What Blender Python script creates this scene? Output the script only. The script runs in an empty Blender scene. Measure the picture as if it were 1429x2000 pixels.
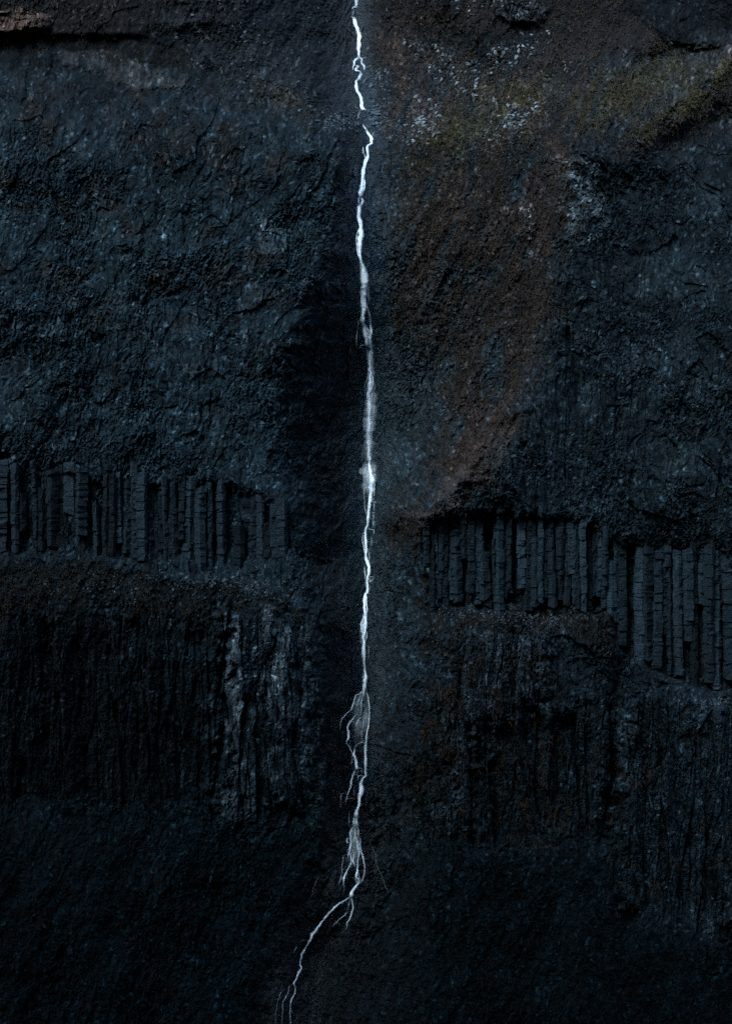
import bpy, math
import numpy as np
from mathutils import Vector
from mathutils.geometry import interpolate_bezier

R = math.radians
scene = bpy.context.scene
COL = scene.collection
rng = np.random.default_rng(7)

# ------------------------------------------------------------------ camera
DIST = 260.0          # camera to the reference plane of the cliff (metres)
MID_Z = 100.0         # camera height; the picture shows about 200 m of cliff
PX = 0.1              # metres per photo pixel on the reference plane
cam = bpy.data.cameras.new("camera")
cam_ob = bpy.data.objects.new("camera", cam)
COL.objects.link(cam_ob)
cam_ob.location = (0, -DIST, MID_Z)
cam_ob.rotation_euler = (R(90), 0, 0)
cam.sensor_fit = 'VERTICAL'
cam.sensor_height = 24
cam.lens = 12 / (100.0 / DIST)
cam.clip_start = 1
cam.clip_end = 5000
scene.camera = cam_ob

# ------------------------------------------------------------------ sky, sun, exposure
SUN_EL, SUN_AZ = 46.0, -34.0      # azimuth: degrees left of straight behind the camera
az = R(180 + 34)
world = bpy.data.worlds.new("World")
scene.world = world
world.use_nodes = True
wn = world.node_tree.nodes
sky = wn.new("ShaderNodeTexSky")
sky.sky_type = 'NISHITA'
sky.sun_disc = False
sky.sun_elevation = R(SUN_EL)
sky.sun_rotation = az
wn["Background"].inputs["Strength"].default_value = 0.15
world.node_tree.links.new(sky.outputs[0], wn["Background"].inputs[0])
sun = bpy.data.lights.new("sun", 'SUN')
sun.energy = 1.4
sun.angle = R(24)
sun.color = (0.80, 0.95, 1.0)
sun_ob = bpy.data.objects.new("sun", sun)
COL.objects.link(sun_ob)
sd = Vector((math.sin(az) * math.cos(R(SUN_EL)), math.cos(az) * math.cos(R(SUN_EL)), math.sin(R(SUN_EL))))
sun_ob.rotation_euler = sd.to_track_quat('Z', 'Y').to_euler()
sun_ob.location = (-100, -200, 400)
scene.view_settings.view_transform = 'Standard'
scene.view_settings.look = 'None'
scene.view_settings.gamma = 1
scene.view_settings.exposure = 1.9
scene.cycles.use_denoising = False      # keep the fine grit of the rock
scene.cycles.max_bounces = 4
scene.cycles.diffuse_bounces = 2
scene.cycles.transparent_max_bounces = 24

# ------------------------------------------------------------------ numpy noise helpers
def hash2(ix, iy, seed):
    h = (ix.astype(np.int64) * 374761393 + iy.astype(np.int64) * 668265263 + seed * 1442695041) & 0xFFFFFFFF
    h = ((h ^ (h >> 13)) * 1274126177) & 0xFFFFFFFF
    h = (h ^ (h >> 16)) & 0xFFFFFF
    return (h / 16777216.0).astype(np.float32)

def vnoise(x, y, seed):
    ix, iy = np.floor(x), np.floor(y)
    fx, fy = (x - ix).astype(np.float32), (y - iy).astype(np.float32)
    fx = fx * fx * fx * (fx * (fx * 6 - 15) + 10); fy = fy * fy * fy * (fy * (fy * 6 - 15) + 10)
    a = hash2(ix, iy, seed); b = hash2(ix + 1, iy, seed)
    c = hash2(ix, iy + 1, seed); d = hash2(ix + 1, iy + 1, seed)
    return ((a * (1 - fx) + b * fx) * (1 - fy) + (c * (1 - fx) + d * fx) * fy) * 2 - 1

def fbm(x, y, seed, octv=4, gain=0.5):
    s, a, t = 0, 1.0, 0
    for k in range(octv):
        s = s + a * vnoise(x * 2 ** k, y * 2 ** k, seed + 17 * k); t += a; a *= gain
    return s / t

def facet(x, y, seed, tilt=1.0, tilt_y=1.0):
    """broken rock: every Voronoi cell is a tilted flat block; returns height (-1..1) and distance to its crack"""
    ix, iy = np.floor(x), np.floor(y)
    best = np.full(x.shape, 1e9, np.float32); second = best.copy(); val = np.zeros(x.shape, np.float32); rid = val.copy()
    for dy in (-1, 0, 1):
        for dx in (-1, 0, 1):
            cx, cy = ix + dx, iy + dy
            px = cx + hash2(cx, cy, seed); py = cy + hash2(cx, cy, seed + 1)
            ex, ey = (x - px).astype(np.float32), (y - py).astype(np.float32)
            d = ex * ex + ey * ey
            v = (hash2(cx, cy, seed + 2) - .5) + tilt * (ex * (hash2(cx, cy, seed + 3) - .5) + tilt_y * ey * (hash2(cx, cy, seed + 4) - .5)) * 2
            near = d < best
            second = np.where(near, best, np.minimum(second, d))
            val = np.where(near, v, val)
            rid = np.where(near, hash2(cx, cy, seed + 5), rid)
            best = np.where(near, d, best)
    return val, np.sqrt(second) - np.sqrt(best), rid

def sstep(a, b, x):
    t = np.clip((x - a) / (b - a), 0, 1)
    return t * t * (3 - 2 * t)

def curve(keys, x):
    k = np.array(keys, float)
    return np.interp(x, k[:, 0], k[:, 1])

def soft_curve(keys, x, r=45):
    return sum(curve(keys, x + o * r) for o in (-1, -.6, -.3, 0, .3, .6, 1)) / 7

# ------------------------------------------------------------------ the cliff as a relief: y(u, v) in metres over the photo's layout
STEP = 1.3
U0, U1, V0, V1 = -170, 1600, -150, 2150
us = np.arange(U0, U1 + .1, STEP); vs = np.arange(V0, V1 + .1, STEP)
NU, NV = len(us), len(vs)
U, V = np.meshgrid(us, vs)
U = U.astype(np.float32); V = V.astype(np.float32)

CS = 6                                                     # coarse grid for signed distances of zones
cu = np.arange(U0 - 60, U1 + 61, CS); cv = np.arange(V0 - 60, V1 + 61, CS)
CU, CV = np.meshgrid(cu, cv)
def sdf(pts):
    p = np.array(pts, float); q = np.roll(p, -1, 0)
    d = np.full(CU.shape, 1e9); inside = np.zeros(CU.shape, bool)
    for (ax, ay), (bx, by) in zip(p, q):
        ex, ey = bx - ax, by - ay
        t = np.clip(((CU - ax) * ex + (CV - ay) * ey) / (ex * ex + ey * ey + 1e-9), 0, 1)
        d = np.minimum(d, np.hypot(CU - ax - t * ex, CV - ay - t * ey))
        c = (ay > CV) != (by > CV)
        with np.errstate(divide='ignore', invalid='ignore'):
            xx = (bx - ax) * (CV - ay) / (by - ay) + ax
        inside ^= c & (CU < xx)
    return np.where(inside, d, -d)
def bil(img, x, y, x0, y0, st):
    fx = np.clip((x - x0) / st, 0, img.shape[1] - 1.001); fy = np.clip((y - y0) / st, 0, img.shape[0] - 1.001)
    ix = fx.astype(int); iy = fy.astype(int); fx = fx - ix; fy = fy - iy
    return (img[iy, ix] * (1 - fx) + img[iy, ix + 1] * fx) * (1 - fy) + (img[iy + 1, ix] * (1 - fx) + img[iy + 1, ix + 1] * fx) * fy

W1 = fbm(U / 55, V / 55, 11, 4); W2 = fbm(U / 55 + 40, V / 55 + 9, 12, 4)   # ragged edges
W3 = fbm(U / 14, V / 14, 13, 3); W4 = fbm(U / 14 + 7, V / 14, 14, 3)
def zone(pts, soft=8, rag=16, fine=5):
    s = bil(sdf(pts), U + rag * W1 + fine * W3, V + rag * W2 + fine * W4, cu[0], cv[0], CS)
    return np.clip(.5 + s / (2 * soft), 0, 1).astype(np.float32)
def line(pts, rag=10):
    d = np.full(CU.shape, 1e9)
    for (ax, ay), (bx, by) in zip(pts[:-1], pts[1:]):
        ex, ey = bx - ax, by - ay
        t = np.clip(((CU - ax) * ex + (CV - ay) * ey) / (ex * ex + ey * ey), 0, 1)
        d = np.minimum(d, np.hypot(CU - ax - t * ex, CV - ay - t * ey))
    return bil(d, U + rag * W1, V + rag * W2, cu[0], cv[0], CS).astype(np.float32)

XC = [(-150, 694), (0, 694), (130, 700), (215, 711), (270, 716), (350, 706), (450, 703), (560, 711), (680, 719), (850, 721), (950, 722),
      (1050, 716), (1200, 712), (1340, 711), (1430, 700), (1500, 702), (1600, 695), (1700, 690), (1760, 672), (1800, 635), (1870, 592), (1930, 580), (2150, 560)]
XL = [(-150, 330), (0, 390), (60, 440), (150, 560), (230, 632), (300, 648), (430, 648), (520, 605), (640, 545), (760, 514), (900, 512), (1000, 556), (1150, 566),
      (1230, 602), (1580, 614), (1660, 600), (1800, 520), (2150, 380)]
XR = [(-150, 820), (0, 860), (100, 980), (250, 1090), (600, 1085), (750, 1050), (850, 985), (950, 890), (1010, 826), (1150, 850), (1250, 884),
      (1400, 874), (1640, 884), (1750, 900), (2150, 900)]
GD = [(-150, 36), (0, 33), (100, 27), (200, 18), (300, 11), (430, 6), (520, 8), (640, 14), (750, 20), (950, 22), (1100, 19), (1250, 12), (1600, 8), (1750, 5), (1900, 4), (2150, 3)]
wob = 16 * W1 + 6 * W3
xc = soft_curve(XC, V, 12); xl = soft_curve(XL, V, 40) + wob; xr = soft_curve(XR, V, 40) + wob
gd = soft_curve(GD, V, 60)
tl = np.clip((xc - U) / (xc - xl), 0, 1); tr = np.clip((U - xc) / (xr - xc), 0, 1)
upper = 1 - sstep(180, 420, V)
wall_shade = np.clip(1 - tl, 0, 1)
fl = .5 + .5 * np.cos(np.pi * tl ** (.95 - .1 * upper))
fr = (1 - tr ** .85) * .65 + .35 * (.5 + .5 * np.cos(np.pi * tr))
gully = gd * np.where(U < xc, fl, fr)
gully = np.where((U < xl) | (U > xr), 0, gully)
# narrow slot that the water itself has cut
slot = np.exp(-((U - xc) / 26) ** 2) * curve([(-150, 2), (250, 1.5), (500, 1), (1000, .8), (1400, .5), (1750, .4), (2150, .3)], V)

vl = V + 14 * W1
PL = [(-150, 56), (0, 40), (66, 37), (74, 38), (128, 33), (240, 17), (320, 12), (600, 6), (930, 2), (1078, 2.2), (1098, 0), (1190, -5.5), (1215, -6),
      (1590, -7), (1625, -9), (2000, -24), (2150, -31)]
PR = [(-150, 60), (0, 46), (120, 38), (260, 23), (420, 14), (700, 8), (1000, 2), (1190, 1), (1215, -1.5), (1245, -3), (1640, -4.5), (1680, -6), (2000, -19), (2150, -25)]
vr = V + 14 * W1 - sstep(1185, 1225, U) * sstep(900, 1150, V) * (90 + 60 * sstep(1225, 1430, U))
side = sstep(-50, 50, U - xc)
base = soft_curve(PL, vl, 14) * (1 - side) + soft_curve(PR, vr, 14) * side
Y = base + gully + slot

Z = {}
Z['redledge'] = zone([(-200, 14), (60, 18), (98, 30), (92, 52), (60, 62), (-200, 64)], 5, 10)
Z['redbed'] = zone([(-200, -80), (210, -70), (250, 30), (140, 62), (-200, 66)], 14, 16)
Z['redwall'] = zone([(100, -40), (520, -60), (480, 40), (330, 62), (200, 66), (100, 66)], 10, 14)
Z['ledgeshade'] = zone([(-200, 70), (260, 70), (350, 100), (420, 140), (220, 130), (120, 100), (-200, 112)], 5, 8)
Z['outcrop'] = zone([(120, 102), (210, 100), (300, 135), (370, 150), (350, 175), (250, 172), (210, 150), (130, 128)], 4, 8)
Z['scree'] = zone([(330, -150), (640, -150), (640, 30), (662, 130), (680, 250), (620, 232), (560, 215), (470, 225), (420, 170), (360, 110), (330, 40)], 18, 16)
Z['olive_left'] = zone([(510, 155), (560, 165), (610, 215), (600, 240), (540, 220), (500, 190)], 16, 20)
Z['leftlow'] = zone([(-300, 1195), (430, 1200), (430, 1590), (-300, 1560)], 28, 44, 20)
Z['leftbutt'] = zone([(430, 1205), (520, 1190), (590, 1225), (612, 1300), (618, 1500), (600, 1590), (470, 1580), (430, 1500), (440, 1400)], 24, 40, 22)
Z['leftledge'] = zone([(-300, 1085), (200, 1085), (330, 1120), (480, 1140), (560, 1160), (590, 1220), (500, 1190), (430, 1205), (-300, 1200)], 22, 30, 14)
Z['leftcols'] = zone([(-300, 940), (150, 935), (350, 950), (480, 955), (560, 990), (562, 1150), (330, 1118), (200, 1085), (-300, 1082)], 9, 14, 10)
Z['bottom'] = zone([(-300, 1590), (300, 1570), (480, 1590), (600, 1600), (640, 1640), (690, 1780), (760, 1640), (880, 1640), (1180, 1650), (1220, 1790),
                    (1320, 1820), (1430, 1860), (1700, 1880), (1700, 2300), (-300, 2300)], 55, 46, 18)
Z['grass'] = zone([(738, 55), (950, 62), (1010, 110), (1100, 140), (1180, 95), (1250, 120), (1700, 60), (1700, 250), (1440, 250), (1300, 255), (1200, 280), (1120, 262), (1085, 420), (1085, 560),
                   (1070, 680), (1000, 830), (930, 935), (850, 1000), (800, 1050), (775, 1010), (850, 930), (860, 820), (830, 700), (790, 620), (770, 520), (800, 400), (760, 300), (738, 240)], 45, 40, 16)
Z['toprock'] = zone([(958, -200), (1072, -200), (1075, 20), (1050, 50), (1000, 45), (965, 20)], 5, 8)
Z['toprock2'] = zone([(1262, -200), (1700, -200), (1700, 70), (1400, 88), (1310, 82), (1262, 50)], 6, 12)
Z['butt'] = zone([(1092, 285), (1160, 262), (1250, 275), (1440, 255), (1700, 250), (1700, 1130), (1440, 1110), (1220, 1060), (1000, 1012), (940, 1000), (930, 960), (1010, 830), (1075, 680), (1090, 520)], 34, 34, 16)
Z['lightrock'] = zone([(1096, 300), (1150, 310), (1172, 420), (1165, 480), (1110, 470), (1098, 400)], 14, 16, 10)
Z['lightrock2'] = zone([(1016, 395), (1042, 400), (1036, 470), (1020, 460)], 6, 8)
Z['greenband1'] = zone([(1700, 30), (1429, 112), (1330, 190), (1235, 258), (1260, 272), (1340, 225), (1429, 160), (1700, 90)], 12, 14, 8)
Z['greenband2'] = zone([(1320, 95), (1190, 140), (1120, 205), (1130, 250), (1230, 225), (1330, 165), (1400, 110)], 26, 26, 10)
Z['greenpatch'] = zone([(1090, 70), (1050, 140), (960, 180), (870, 220), (780, 300), (840, 330), (950, 280), (1060, 240), (1080, 150)], 30, 34, 14)
Z['rightcols'] = zone([(822, 1015), (1000, 1012), (1120, 1025), (1205, 1050), (1205, 1190), (1060, 1185), (985, 1185), (900, 1180), (840, 1165)], 9, 14, 10)
Z['farcols'] = zone([(1205, 1060), (1440, 1110), (1700, 1150), (1700, 1400), (1440, 1355), (1330, 1330), (1205, 1270)], 9, 14, 10)
Z['rightledge'] = zone([(880, 1186), (1060, 1190), (1200, 1195), (1200, 1285), (1120, 1235), (1060, 1232), (980, 1235), (890, 1225)], 6, 8)
Z['lowbutt'] = zone([(888, 1235), (975, 1238), (1075, 1240), (1080, 1390), (960, 1400), (930, 1450), (925, 1630), (868, 1620), (875, 1450)], 24, 40, 22)
Z['lowrecess'] = zone([(930, 1410), (1080, 1390), (1185, 1390), (1188, 1640), (930, 1640)], 24, 40, 22)
Z['lowcols'] = zone([(1188, 1400), (1280, 1350), (1430, 1375), (1700, 1400), (1700, 1850), (1430, 1835), (1330, 1800), (1230, 1760), (1200, 1640)], 24, 40, 22)
Z['brownlow'] = zone([(820, 1110), (870, 1130), (905, 1200), (900, 1290), (880, 1420), (850, 1560), (800, 1600), (810, 1450), (850, 1300), (800, 1180)], 18, 24, 12)

Z['heath'] = np.clip(zone([(722, -200), (962, -200), (968, 55), (740, 62)], 12, 20) + zone([(1078, -200), (1262, -200), (1262, 50), (1310, 92), (1180, 104), (1090, 150), (1010, 112), (1065, 50)], 12, 20), 0, 1)
Z['topgully'] = zone([(560, -200), (690, -200), (722, 60), (735, 240), (690, 300), (655, 260), (640, 150), (600, 40)], 14, 14)
Z['paleleft'] = np.clip(zone([(505, 425), (545, 425), (540, 485), (510, 490)], 10, 10) + .8 * zone([(600, 545), (660, 530), (680, 560), (620, 575)], 10, 8), 0, 1)
Z['tip'] = zone([(815, 1008), (880, 945), (960, 865), (1005, 825), (990, 880), (930, 960), (895, 1003)], 12, 10, 8)
# steps in the relief that those zones stand for
Y += -1.5 * Z['redledge'] - .6 * Z['redwall'] + .8 * Z['ledgeshade'] - .9 * Z['outcrop']
Y += 1.4 * Z['leftcols'] + 1.2 * Z['leftlow'] - 1.8 * Z['leftbutt']
Y += -1.8 * Z['toprock'] - 1.4 * Z['toprock2'] - 2.4 * Z['butt'] - .8 * Z['lightrock'] - .6 * Z['lightrock2']
d1 = line([(1700, -20), (1429, 120), (1330, 190), (1250, 250)]); Y += -8 * np.exp(-np.abs(d1 / 60) ** 1.5)
d2 = line([(1330, 30), (1190, 140), (1110, 260)]); Y += -6 * np.exp(-np.abs(d2 / 55) ** 1.5)
d3 = line([(1110, 260), (1080, 420), (1060, 620), (980, 840), (900, 930), (830, 1010)]); spur_u = soft_curve([(240, 1115), (420, 1085), (620, 1062), (840, 982), (930, 902), (1010, 828)], V, 20) + 14 * W1
Y += -5.5 * np.exp(-np.abs((U - spur_u) / np.where(U < spur_u, 75, 150)) ** 1.5) * sstep(240, 330, V) * sstep(1050, 1000, V)
d4 = line([(1429, 230), (1300, 285)]); Y += 3.0 * np.exp(-(d4 / 30) ** 2)
Y += 1.4 * Z['rightcols'] + 1.4 * Z['farcols'] - 1.0 * Z['lowbutt'] + 1.8 * Z['lowrecess'] - 1.0 * Z['lowcols']
d5 = line([(1205, 1300), (1200, 1450), (1180, 1640)]); Y += 2.0 * np.exp(-(d5 / 14) ** 2)
d6 = line([(915, 1420), (925, 1640)]); Y += 1.6 * np.exp(-(d6 / 7) ** 2)
d7 = line([(436, 1210), (430, 1350), (448, 1390), (428, 1480)]); Y += 1.8 * np.exp(-(d7 / 7) ** 2)
d8 = line([(1112, 640), (1128, 790)]); Y += 1.5 * np.exp(-(d8 / 6) ** 2)

# ---- broken rock of several sizes
softness = np.clip(.95 * Z['grass'] + .85 * Z['scree'] + .8 * Z['leftledge'] + .45 * Z['bottom'] + .7 * Z['heath'] + .5 * Z['topgully'] + .5 * Z['brownlow'] * 0, 0, 1)
colz = np.clip(Z['leftcols'] + Z['rightcols'] + Z['farcols'], 0, 1)
lowcolz = np.clip(Z['leftlow'] * .8 + Z['leftbutt'] + Z['lowbutt'] + Z['lowrecess'] + Z['lowcols'], 0, 1)
hard = (1 - softness)
wx = U + 14 * W1 + 2 * W3; wy = V + 14 * W2 + 2 * W4
lean = np.where(U < xc, .22, -.10)                       # the blocks lean a little
bx = wx + lean * wy
f1, c1, _ = facet(bx / 95, wy / 150, 21); f2, c2, _ = facet(bx / 38, wy / 60, 31)
f3, c3, r3 = facet(bx / 11.5, wy / 33, 41, 1.2); f4, c4, r4 = facet(bx / 5.6, wy / 14, 51, 1.4); f5, c5, r5 = facet(wx / 4 + .05 * wy, wy / 5.2, 57, 1.5)
n_far = vnoise(U / 90, V / 90, 66)
rough_patch = .25 + 1.5 * np.clip(.5 + 1.3 * fbm(U / 70, V / 90, 59, 4), 0, 1)
rock = 1.0 * f1 + .85 * f2 + .38 * f3 + (.34 * f4 + .34 * f5) * rough_patch + 3.4 * fbm(U / 210, V / 260, 63, 3)
rock += .8 * fbm(bx / 60, wy / 90, 60, 5)
terr = (V + 34 * W1 + .22 * U + 14 * W4) / 74; terr = terr - np.floor(terr)
rock += 1.1 * (terr - sstep(.86, 1, terr)) * np.clip(.4 + 1.6 * fbm(U / 130, V / 60, 64, 3), 0, 1)
crease = np.abs(fbm(bx / 70, wy / 130, 65, 4)); rock += .45 * np.exp(-(crease / .035) ** 2) * (.5 + .5 * n_far)
amp_var = .75 + .5 * fbm(U / 160, V / 160, 61, 2)
smoothrock = zone([(1095, 640), (1180, 620), (1190, 900), (1020, 985), (960, 960), (1020, 830)], 40, 30)
fibz = np.clip(smoothrock + .5 * Z['butt'] * sstep(380, 560, V) * (U < 1260), 0, 1)
rock *= .82 * amp_var
Y += rock * hard * (1 - .45 * colz) * (1 - .86 * lowcolz) * (1 - .45 * fibz)
sx_ = U + 5 * W1 + 1.5 * W3; sy_ = V + 12 * W2
p1, q1, rp1 = facet(sx_ / 26, sy_ / 230, 71, 1.1, .15); p2, q2, rp2 = facet(sx_ / 12, sy_ / 80, 81, 1.1, .2); p3, _, rp3 = facet(sx_ / 52, sy_ / 330, 75, 1.1, .2)
p4, _, rp4 = facet(sx_ / 6, sy_ / 24, 85, 1.1, .3)
pil = 1.9 * p3 + 1.35 * p1 + .65 * p2 + .26 * p4 + .14 * f4 + .12 * f5 + .35 * np.exp(-(q1 / .06) ** 2)
Y += pil * lowcolz * 1.0 + (.8 * p1 + .3 * p2) * colz
fib = np.clip(smoothrock + .6 * Z['butt'] * sstep(380, 560, V) * (U < 1260) + .5 * zone([(150, 560), (520, 520), (520, 900), (100, 900)], 60, 40) , 0, 1) * hard * (1 - colz) * (1 - lowcolz)
q5, _, rp5 = facet((U + 8 * W1 - .06 * V) / 13, wy / 74, 87, 1.2, .3)
Y += (.75 * p3 + .5 * q5 + .3 * p4) * fib
# slopes: rills, hummocks and clods
s1 = fbm((U + .55 * V) / 40, V / 170, 91, 4); s2 = fbm(U / 13, V / 13, 92, 4); s3, _, rs3 = facet(wx / 5, wy / 5, 93)
s4 = fbm((U + .5 * V) / 11, (V - .3 * U) / 90, 99, 4)
Y += (1.3 * s1 + .55 * s2 + .40 * s3 + .45 * s4 + .22 * f4) * softness + .35 * fbm(U / 30, V / 30, 94, 4)
# the bottom slope is rutted
Y += Z['bottom'] * (1.2 * fbm((U + .3 * V) / 60, V / 130, 95, 4) + 4.5 * fbm((U - .2 * V) / 190, V / 420, 110, 3))
# strata in the red ledge
Y += Z['redledge'] * (.9 * np.sign(vnoise(U / 45, V / 17, 96)) + .5 * vnoise(U / 400, V / 9, 97)) + Z['redwall'] * .5 * vnoise(U / 200, V / 11, 98)
# wet rock in the ravine is worn smoother next to the water
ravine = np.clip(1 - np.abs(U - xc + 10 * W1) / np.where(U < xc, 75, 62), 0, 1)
Y = Y.astype(np.float32)

def world_of(u, v, y):
    k = PX * (DIST + y) / DIST
    return (u - 714.5) * k, y, MID_Z + (1000 - v) * k
def depth(u, v):
    return bil(Y, np.asarray(u, float), np.asarray(v, float), U0, V0, STEP)

# ------------------------------------------------------------------ colours of the ground (linear, dry or wet), with some light and shade painted in
def mix(c, col, m):
    return c * (1 - m[..., None]) + np.array(col, np.float32) * m[..., None]
C = np.empty(U.shape + (3,), np.float32); C[:] = (.026, .036, .043)
n1 = fbm(U / 90, V / 90, 101, 4); n2 = fbm(U / 20, V / 24, 102, 4)
C *= (1 + .35 * n1 + .25 * n2)[..., None]
grain = (.68 + .64 * r4) * (.45 + 1.1 * r5) * (.8 + .4 * r3)
grain = np.where(r5 > .95, grain * 2.2, grain); grain = np.where(r4 > .98, grain * 1.7, grain)
lich = np.clip((n2 - .25) * 3, 0, 1) * np.clip(.5 + n1, 0, 1)
C = mix(C, (.105, .108, .115), .45 * lich * hard * sstep(1150, 600, V) + 0 * n1)
ru = np.clip((fbm(U / 45, V / 45, 103, 4) - .12) * 3, 0, 1)
C = mix(C, (.055, .036, .026), .5 * ru * hard * (U < 560) * sstep(950, 400, V))
C = mix(C, (.060, .044, .038), .6 * Z['redbed']); C = mix(C, (.13, .088, .07), .8 * Z['redledge'] * np.clip(.6 + n2, 0, 1)); C = mix(C, (.045, .037, .035), .7 * Z['redwall'])
C = mix(C, (.022, .022, .024), .8 * Z['ledgeshade']); C = mix(C, (.21, .19, .18), .6 * Z['outcrop'] * np.clip(.6 + 1.2 * n2, 0, 1))  # ledgeshade paints the shadow under the red ledge
C = mix(C, (.062, .066, .07), .8 * Z['scree'] * np.clip(.75 + n2, 0, 1))
C = mix(C, (.05, .045, .018), .55 * Z['olive_left'] * np.clip(.5 + n2, 0, 1))
gcol = mix(np.broadcast_to(np.array((.056, .042, .037), np.float32), C.shape).copy(), (.028, .028, .029), np.clip(.45 + 1.6 * n1, 0, 1))
gstreak = fbm((U + .42 * V) / 16, (V - .3 * U) / 150, 105, 4)
gm = (Z['grass'] * np.clip(.62 + 1.3 * fbm(U / 42, V / 60, 104, 4) + .8 * gstreak, .05, .95))[..., None]
C = C * (1 - gm) + gcol * gm
C = mix(C, (.050, .050, .014), .75 * np.clip(.3 * gstreak + Z['greenband1'] + Z['greenband2'] * .7 + Z['greenpatch'] * .8, 0, 1) * np.clip(.6 + n2, 0, 1))
C = mix(C, (.30, .32, .335), .6 * np.clip(Z['toprock'] * 1.3 + Z['toprock2'] * .12 + Z['lightrock'] + Z['lightrock2'] + .6 * Z['paleleft'], 0, 1) * np.clip(.6 + 1.2 * n2, 0, 1))
C = mix(C, (.04, .042, .046), .7 * np.clip(Z['rightcols'] + Z['farcols'] + Z['lowbutt'], 0, 1))
C = mix(C, (.016, .019, .022), .7 * Z['leftlow']); C = mix(C, (.22, .22, .235), .8 * Z['leftbutt'] * np.clip(.05 + 1.1 * rp1 * rp2 + .9 * n2 + .3 * n1, 0, 1))  # recess painted dark, buttress paled for its lit faces
C = mix(C, (.013, .013, .013), .85 * Z['leftledge']); C = mix(C, (.03, .025, .023), .7 * Z['rightledge'])
C = mix(C, (.030, .021, .014), .7 * Z['brownlow'] * np.clip(.5 + 1.5 * n2, 0, 1))
C *= (1 - .5 * sstep(.05, .4, np.where(U < xc, wall_shade, 0)) * sstep(380, 560, V))[..., None]  # shade of the left gully wall painted into the rock colour
C = mix(C, (.010, .0155, .020), .75 * np.clip(1.6 * ravine, 0, 1) * np.clip(.75 + 1.1 * n2, .2, 1) * (1 - .6 * (V < 250)))  # wet rock by the water, painted wider and darker so the gully reads deep
C = mix(C, (.0060, .0140, .0170), .93 * Z['bottom'])  # bottom painted near black to deepen the falloff of light
C *= (1 - .25 * np.clip(Z['leftlow'] - Z['leftbutt'], 0, 1) + 1.6 * np.clip(Z['leftlow'], 0, 1) * np.clip(rp1 * rp2 * 2 - 1.1, 0, 1))[..., None]  # lower left dimmed, a few pillars painted brighter as if lit
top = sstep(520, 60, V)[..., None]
F = np.array([.325, .45, .51], np.float32) * (1 - top) + np.array([.135, .155, .168], np.float32) * top  # upper rock darkened to offset the stronger light up there
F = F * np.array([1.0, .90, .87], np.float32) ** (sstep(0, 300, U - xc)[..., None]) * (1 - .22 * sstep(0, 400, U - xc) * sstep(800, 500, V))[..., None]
F = F * np.clip(1 - .35 * sstep(900, 1700, V) - .15 * sstep(500, 0, U) * sstep(700, 1300, V), 0, 1)[..., None]  # painted falloff of light: darker downward and at lower left
red_ = Z['redledge'][..., None]
warm = np.clip(gm[..., 0] + Z['redledge'] + Z['olive_left'] * .7 + Z['greenband1'] + Z['greenband2'] + Z['greenpatch'] + Z['tip'] * .5, 0, 1)[..., None]
F = F * (1 - warm) + (np.array([.36, .34, .335], np.float32) * (1 + .55 * sstep(300, 200, V) * sstep(0, 80, U - xc))[..., None]) * warm
F = F * (1 + .5 * red_)
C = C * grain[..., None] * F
C = mix(C, (.036, .026, .022), .5 * np.exp(-((U - spur_u + 12) / 20) ** 2) * sstep(240, 330, V) * sstep(1020, 980, V) * np.clip(.5 + 1.2 * n2, 0, 1)); C = mix(C, (.055, .047, .044), .75 * Z['tip'] * np.clip(.6 + n2, 0, 1)); C = mix(C, (.0125, .0108, .0105), .75 * Z['heath'] * np.clip(.7 + n2 + n1, 0, 1)); C = mix(C, (.007, .0105, .0135), .7 * Z['topgully'])  # spur edge and tip painted as lit, top gully painted as shaded
C = C * (1 + .9 * np.clip(Z['lowcols'] + Z['lowbutt'], 0, 1) * np.clip(.2 + rp1 + .6 * n2, 0, 1.5))[..., None]
C = np.clip(C, .0015, .5)
wet = np.clip(.25 + .75 * ravine + .35 * sstep(0, -220, U - xc - 40) * 0 + .5 * np.where(U < xc, 1 - tl, (1 - tr)) * sstep(300, 480, V), 0, 1).astype(np.float32)

# ------------------------------------------------------------------ materials
def new_mat(name):
    m = bpy.data.materials.new(name); m.use_nodes = True
    return m, m.node_tree.nodes, m.node_tree.links, m.node_tree.nodes["Principled BSDF"]

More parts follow.
